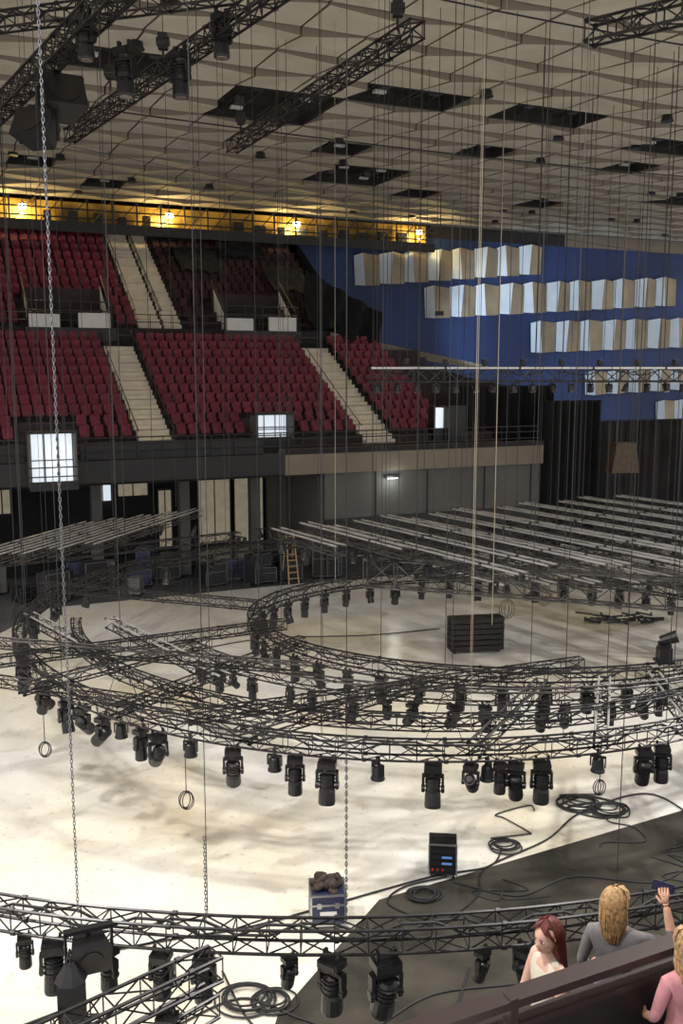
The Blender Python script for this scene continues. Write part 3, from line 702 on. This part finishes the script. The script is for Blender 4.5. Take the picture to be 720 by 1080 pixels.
m = MB(); m.box((0, 0, .2), (.3, .3, .3)); m.cone((-.1, 0, .5), (.25, -.1, .65), .12, .15, 12); m.box((0, 0, .4), (.3, .1, .2)); m.box((0, 0, .02), (.4, .4, .06))
m.build('followspot', ['lampblack'], loc=(7.6, 21.6, 3.2))
m = MB(); R = Matrix.Rotation(.3, 3, 'Z')
m.box((0, 0, -.42), (.34, .28, .62), R, 0); m.cone((0, 0, -.1), (0, 0, .15), .2, .05, 8, 0)
for a in range(6): m.tube((.15*math.cos(a), .15*math.sin(a), -.15), (0, 0, .3), .012, 4, 0)
m.sphere((0, 0, -.74), (.2, .17, .1), 10, 6, 0)
m.build('chain_bag', ['black'], loc=(-3.3, 10.6, 2.75))
speaker(-3.15, 10.9, 2.85, .4, .2, .5, .36, .45, .05)
for (x, y, z) in ((-3.0, 9.3, 2.75), (-2.0, 9.9, 2.75), (-3.9, 9.8, 2.1)): mh(x, y, z, .8, v=1)

# ------------------------------------------------------------------ near stand: aisle + parapet
pd = V((.905, .426, 0)); pn = V((-.426, .905, 0)); Rp = Matrix.Rotation(math.atan2(.426, .905), 3, 'Z')
P0 = V((.4, 4.62, 0))
def pb(mb, a, b, c, d, z0, z1, mi=0):
    mb.box(P0+pd*((a+b)/2)+pn*((c+d)/2)+V((0, 0, (z0+z1)/2)), (b-a, d-c, z1-z0), Rp, mi)
mb = MB(); pb(mb, -.6, 8, .05, 1.55, 4.55, 4.8, 0); pb(mb, -.6, 8, 0, .05, 4.0, 4.8, 0)
for a in (-.4, 2.5, 5.5): pb(mb, a, a+.25, .6, .9, 0, 4.55, 0)
mb.build('spectator_aisle', ['concrete_dark'])
mb = MB()
pb(mb, -.6, 8, -.06, -.005, 4.7, 6.36, 0)
for a in (-.55, .55, 1.95, 3.35, 4.75): pb(mb, a, a+.05, -.09, -.01, 5.4, 6.56, 1)
pb(mb, -.6, 8, -.09, .03, 6.50, 6.55, 1); pb(mb, -.6, 8, -.085, .01, 6.36, 6.40, 1)
mb.build('parapet_railing', ['rail', 'railtop'])
mb = MB()
pb(mb, 1.0, 8, -1.1, -.1, 5.1, 5.3, 0)
pb(mb, 1.0, 8, -1.1, -1.04, 5.3, 6.25, 0)
for a in (1.05, 2.2, 3.4): pb(mb, a, a+.04, -.74, -.70, 5.3, 6.5, 1)
pb(mb, 1.0, 8, -.75, -.69, 6.5, 6.55, 1); pb(mb, 1.0, 8, -.735, -.705, 6.1, 6.13, 1)
mb.build('near_stand_tier', ['rail', 'railtop'])

# ------------------------------------------------------------------ people
skin_m = mat('skin', (.55, .30, .21), .5, 0, .08, 20)
skin_p = mat('skin_pale', (.62, .38, .30), .5, 0, .08, 20)
eye_m = mat('eye_dark', (.03, .02, .02), .2); lip_m = mat('lips', (.45, .12, .12), .4)
jeans = mat('jeans', (.03, .045, .09), .8, 0, .2, 20); shoe = mat('shoe', (.02, .02, .02), .5)
def skin_eval(verts, edges, radii, name, root=0, sub=1):
    me = bpy.data.meshes.new(name); me.from_pydata([tuple(v) for v in verts], edges, [])
    o = bpy.data.objects.new(name, me); bpy.context.scene.collection.objects.link(o)
    o.modifiers.new('skin', 'SKIN')
    lay = me.skin_vertices[0].data if me.skin_vertices else None
    if lay is None:
        bpy.context.view_layer.objects.active = o; o.select_set(True)
        bpy.ops.mesh.customdata_skin_add(); lay = me.skin_vertices[0].data
    for i, r in enumerate(radii):
        lay[i].radius = r if hasattr(r, '__len__') else (r, r); lay[i].use_root = (i == root)
    sm = o.modifiers.new('sub', 'SUBSURF'); sm.levels = sub; sm.render_levels = sub
    dg = bpy.context.evaluated_depsgraph_get(); ev = o.evaluated_get(dg)
    out = bpy.data.meshes.new_from_object(ev); bpy.data.objects.remove(o); bpy.data.meshes.remove(me)
    return out
def hand_mesh(wrist, d, up, side, curl, name):
    d = V(d).normalized(); up = (V(up)-V(up).dot(d)*d).normalized(); x = d.cross(up)*side
    w = V(wrist); vs = [w]; rs = [(.024, .02)]; es = []
    L = [.034, .039, .036, .029]; palm = w+d*.05; vs.append(palm); rs.append((.03, .018)); es.append((0, 1))
    for k in range(4):
        off = (k-1.5)*.019
        p = w+d*.085+x*off; pi = len(vs); vs.append(p); rs.append(.0105); es.append((1, pi)); a = 0; cur = p; prev = pi
        for j in range(3):
            a += curl; dirn = d*math.cos(a)-up*math.sin(a); cur = cur+dirn*L[k]*(1-.2*j); vs.append(cur); rs.append(.0085-.0006*j); es.append((prev, len(vs)-1)); prev = len(vs)-1
    prev = 1; cur = w+d*.03-x*.03
    for j in range(3):
        vs.append(cur); rs.append(.0105-.001*j); es.append((prev, len(vs)-1)); prev = len(vs)-1
        cur = cur+(d*.8-x*.5-up*.35*curl*2).normalized()*.03
    return skin_eval(vs, es, rs, name, 0, 1)
def person(name, loc, yaw, hair_col, shirt, skin, arms, hyaw=0, hpitch=0, hairlen=1.0, sleeve=1, strap=False, phone=False, sc=1.0):
    e = bpy.data.objects.new(name, None); e.location = loc; e.rotation_euler = (0, 0, yaw); e.scale = (sc,)*3
    bpy.context.scene.collection.objects.link(e)
    J = {'pel': (0, 0, .93), 'wai': (0, .01, 1.07), 'che': (0, .015, 1.22), 'uch': (0, 0, 1.34), 'nek': (0, .0, 1.43), 'hb': (0, .012, 1.50)}
    R = {'pel': (.15, .115), 'wai': (.118, .09), 'che': (.14, .105), 'uch': (.125, .085), 'nek': (.05, .05), 'hb': (.048, .05)}
    E = [('pel', 'wai'), ('wai', 'che'), ('che', 'uch'), ('uch', 'nek'), ('nek', 'hb')]
    for s, q in ((-1, 'l'), (1, 'r')):
        el, wr = arms[q]
        J['sh'+q] = (s*.155, 0, 1.365); R['sh'+q] = .055; J['el'+q] = el; R['el'+q] = .038; J['wr'+q] = wr; R['wr'+q] = .025
        mid = (V(J['sh'+q])+V(el))/2; J['ua'+q] = tuple(mid); R['ua'+q] = .047
        fm = V(el)*.65+V(wr)*.35; J['fa'+q] = tuple(fm); R['fa'+q] = .037
        E += [('uch', 'sh'+q), ('sh'+q, 'ua'+q), ('ua'+q, 'el'+q), ('el'+q, 'fa'+q), ('fa'+q, 'wr'+q)]
        J['hp'+q] = (s*.09, 0, .86); R['hp'+q] = .095; J['th'+q] = (s*.1, .01, .68); R['th'+q] = .08
        J['kn'+q] = (s*.1, .015, .48); R['kn'+q] = .055; J['ca'+q] = (s*.1, -.01, .33); R['ca'+q] = .052
        J['an'+q] = (s*.1, -.02, .085); R['an'+q] = .036; J['to'+q] = (s*.115, .13, .035); R['to'+q] = (.035, .028)
        E += [('pel', 'hp'+q), ('hp'+q, 'th'+q), ('th'+q, 'kn'+q), ('kn'+q, 'ca'+q), ('ca'+q, 'an'+q), ('an'+q, 'to'+q)]
    keys = list(J); idx = {k: i for i, k in enumerate(keys)}
    me = skin_eval([J[k] for k in keys], [(idx[a], idx[b]) for a, b in E], [R[k] for k in keys], name+'_body', 0, 2)
    me.materials.clear()
    for m_ in (skin, shirt, jeans, shoe): me.materials.append(m_)
    shirt_b = {('pel', 'wai'), ('wai', 'che'), ('che', 'uch')}
    for q in 'lr':
        if not strap: shirt_b |= {('uch', 'sh'+q), ('sh'+q, 'ua'+q), ('ua'+q, 'el'+q)}
        if sleeve > 1: shirt_b |= {('el'+q, 'fa'+q)}
    bones = [(V(J[a]), V(J[b]), (a, b)) for a, b in E]
    for p in me.polygons:
        c = p.center; best = None; bd = 9
        for a, b, k in bones:
            ab = b-a; t = max(0, min(1, (c-a).dot(ab)/ab.length_squared)); dd = (a+ab*t-c).length/(R[k[0]] if not hasattr(R[k[0]], '__len__') else R[k[0]][0])
            if dd < bd: bd = dd; best = k
        if c.z < .09: mi = 3
        elif best in shirt_b and c.z > .92 and not (strap and c.z > 1.36 and not .06 < abs(c.x) < .10): mi = 1
        elif strap and c.z > 1.28 and .055 < abs(c.x) < .10 and best[0] in ('uch', 'che'): mi = 1
        elif best[0][:2] in ('hp', 'th', 'kn', 'ca', 'an') or c.z < .94 and best[0] in ('pel',) or c.z <= .92 and best in shirt_b: mi = 2
        else: mi = 0
        if best[0] == 'pel' and best[1][:2] == 'hp': mi = 2
        p.material_index = mi; p.use_smooth = True
    o = bpy.data.objects.new('body', me); bpy.context.scene.collection.objects.link(o); o.parent = e
    for s, q in ((-1, 'l'), (1, 'r')):
        el, wr = arms[q]; d = V(wr)-V(el)
        up = V((0, -1, 0)) if (phone and q == 'r') else V((s, 0, 0))
        hme = hand_mesh(V(wr)-d.normalized()*.01, d, up, s, .55 if (phone and q == 'r') else .3, 'hand')
        hme.materials.clear(); hme.materials.append(skin)
        for p in hme.polygons: p.use_smooth = True
        ho = bpy.data.objects.new('hand_'+q, hme); bpy.context.scene.collection.objects.link(ho); ho.parent = e
    if phone:
        wr = V(arms['r'][1]); d = (wr-V(arms['r'][0])).normalized(); pm = MB()
        pm.box(wr+d*.11+V((0, .03, 0)), (.145, .010, .072), Matrix.Rotation(.15, 3, 'Y'), 0)
        pm.box(wr+d*.11+V((0, .0245, 0)), (.135, .002, .064), Matrix.Rotation(.15, 3, 'Y'), 1)
        pm.build('smartphone', ['lampblack', 'case'], parent=e)
    h = bpy.data.objects.new('head', None); h.parent = e; h.location = (0, .012, 1.49); h.rotation_euler = (hpitch, 0, hyaw); bpy.context.scene.collection.objects.link(h)
    mb = MB(); seg, ring = 28, 20; c0 = V((0, .012, .095))
    mb.sphere((0, 0, 0), 1, seg, ring, 0)
    nv = []
    for v in mb.v:
        x, y, z = v; X = x*.074; Y = y*.094; Z_ = z*.115
        if z < 0: X *= 1-.32*(-z)**1.3; Y = Y*(1-.12*-z)+.012*(-z)
        if y > 0: Y *= .95
        g = lambda px, pz, r: math.exp(-(((X-px)**2+(Z_-pz)**2)/r**2))
        if y > .3:
            Y += .024*g(0, -.022, .011)+.012*g(0, -.005, .009)-.010*(g(.03, .01, .015)+g(-.03, .01, .015))+.006*g(0, -.058, .016)+.008*g(0, -.098, .02)
            Y += .004*(g(.04, -.03, .02)+g(-.04, -.03, .02))
        nv.append((X+c0.x, Y+c0.y, Z_+c0.z))
    mb.v = nv
    for s in (-1, 1):
        mb.sphere((s*.03, .088, .106), (.012, .008, .007), 10, 6, 3); mb.sphere((s*.03, .094, .106), (.006, .004, .006), 8, 5, 1)
        mb.box((s*.03, .099, .124), (.030, .005, .005), None, 4)
        mb.sphere((s*.074, .005, .09), (.008, .017, .028), 8, 6, 0)
    mb.sphere((0, .096, .038), (.022, .008, .006), 10, 6, 2)
    hm_ = mat(name+'_hair', hair_col, .45, 0, .45, 40, bump=.4)
    mb.build('face', [skin, eye_m, lip_m, 'white', hm_], smooth=True, parent=h)
    hb = MB(); hb.sphere((0, 0, 0), 1, 40, 24, 0); nv = []
    def shape(x, y, z, st=1.0):
        th = math.atan2(y, x); X = x*.084*st; Y = y*.104*st; Z_ = z*.122*st
        if y > .25 and z < .66: Y = min(Y, .02); X *= .93
        if z < -.05 and y <= .6:
            k = (-z-.05)/.95; Z_ -= k*.20*hairlen*(1+.08*math.sin(th*9)); X *= 1+.18*k
            Y = Y*(1+.1*k)-.015*k
            f = math.sqrt(max(0, 1-z*z))
            X += x/max(f, .25)*.02*k; Y += (y/max(f, .25))*.02*k if y < 0 else 0
        return (X, Y-.008, Z_+.100)
    for v in hb.v: nv.append(shape(*v))
    hb.v = nv
    # separate locks combed from the crown to the tips
    for q in range(110):
        th = random.uniform(math.pi*.93, math.pi*2.07); w1 = random.uniform(-.12, .12); pts = []
        end = random.uniform(.88, .985); f0 = random.uniform(0.05, .3)
        for j in range(12):
            ph = f0+(math.pi*end-f0)*j/11; tt = th+w1*math.sin(j*.6+q)
            zz = math.cos(ph); rr = math.sin(ph)
            p = V(shape(rr*math.cos(tt), rr*math.sin(tt), zz, 1.035))
            if j > 8: p += V((random.uniform(-.006, .006), -.006, -.012*(j-8)))
            pts.append(p)
        for j in range(11): hb.cone(pts[j], pts[j+1], .0065*(1-.05*j), .0065*(1-.05*(j+1)), 5, 0, False)
    for q in range(26):   # front hairline, parted in the middle
        s = -1 if q % 2 else 1; a = q/26
        pts = [V((s*.004, .02+.05*a, .222-.01*a)), V((s*.045, .05+.03*a, .20-.02*a)), V((s*.074, .045+.01*a, .15)), V((s*.082, .02, .09)), V((s*(.084+.01*a), .01, .02-.03*a))]
        for j in range(4): hb.cone(pts[j], pts[j+1], .007, .0065, 5, 0, False)
    hb.build('hair', [hm_], smooth=True, parent=h)
    return e
grey_shirt = mat('shirt_grey', (.16, .15, .16), .85, 0, .15, 15); cream_top = mat('top_cream', (.62, .56, .48), .8, 0, .08, 15); pink = mat('shirt_pink', (.50, .22, .25), .85, 0, .12, 15)
person('woman_with_phone', (1.88, 6.02, 4.8), -.35, (.40, .24, .11), grey_shirt, skin_m,
       {'r': ((.38, .12, 1.30), (.32, .20, 1.53)), 'l': ((-.22, .03, 1.10), (-.17, .2, .97))}, hyaw=-.7, hpitch=.1, hairlen=.7, sleeve=2, phone=True, sc=1.0)
person('red_haired_woman', (1.37, 5.72, 4.8), 1.95, (.10, .016, .012), cream_top, skin_p,
       {'r': ((.2, .06, 1.1), (.1, .22, 1.02)), 'l': ((-.2, .06, 1.1), (-.1, .24, 1.0))}, hyaw=.25, hpitch=-.15, hairlen=1.1, strap=True, sc=.98)
person('woman_in_pink_shirt', (2.01, 5.05, 5.3), .3, (.38, .23, .12), pink, skin_m,
       {'r': ((.2, .06, 1.1), (.1, .22, 1.05)), 'l': ((-.21, .04, 1.1), (-.15, .2, 1.0))}, hairlen=.8, sc=.88)

# ------------------------------------------------------------------ lights
w = bpy.data.worlds.new('World'); bpy.context.scene.world = w; w.use_nodes = True
w.node_tree.nodes['Background'].inputs[0].default_value = (1.0, .98, .955, 1); w.node_tree.nodes['Background'].inputs[1].default_value = 1.0
for (x, y, z, en) in ((-10, 12, 18.5, 2600), (8, 14, 18.5, 2600), (-4, 3, 19, 2000), (18, 22, 18.5, 2600), (-20, 24, 18.5, 2400)):
    e = bpy.data.objects.new('added_fill_light', None); e.location = (x, y, z); bpy.context.scene.collection.objects.link(e)  # added fill spot out of view, given a housing; brightens the hall
    m = MB(); m.cone((0, 0, .5), (0, 0, .1), .15, .6, 16, 0, False); m.tube((0, 0, .5), (0, 0, ZC-.25-z), .04, 5); m.build('housing', ['black'], parent=e)
    l = bpy.data.lights.new('lamp', 'SPOT'); l.energy = en*3.2; l.spot_size = math.radians(150); l.spot_blend = .8; l.color = (1, .965, .91); l.shadow_soft_size = .5
    lo = bpy.data.objects.new('lamp', l); lo.parent = e; bpy.context.scene.collection.objects.link(lo)
for (s, v, z, en, c) in ((26, 8, 13, 7000, (.66, .82, 1)),):
    e = bpy.data.objects.new('added_wall_fill', None); e.location = SF(s, v, z); bpy.context.scene.collection.objects.link(e)  # added cool spot that brightens the blue wall and its panels
    m = MB(); m.box((0, 0, .4), (.5, .35, .25)); m.tube((0, 0, .5), (0, 0, ZC-.25-z), .03, 5); m.build('housing', ['black'], parent=e)
    l = bpy.data.lights.new('lamp', 'SPOT'); l.energy = en; l.color = c; l.shadow_soft_size = .3; l.spot_size = math.radians(60); l.spot_blend = .7
    lo = bpy.data.objects.new('lamp', l); lo.parent = e; bpy.context.scene.collection.objects.link(lo)
    lo.rotation_euler = (SF(44, 20, 13)-SF(s, v, z)).to_track_quat('-Z', 'Y').to_euler()

# ------------------------------------------------------------------ camera
cam = bpy.data.cameras.new('camera'); co = bpy.data.objects.new('camera', cam); bpy.context.scene.collection.objects.link(co)
co.location = (0, 0, 10); co.rotation_euler = (math.radians(90-8.5), 0, 0)
cam.sensor_fit = 'VERTICAL'; cam.sensor_height = 36; cam.lens = 36*1000/1080; cam.clip_end = 300
bpy.context.scene.camera = co
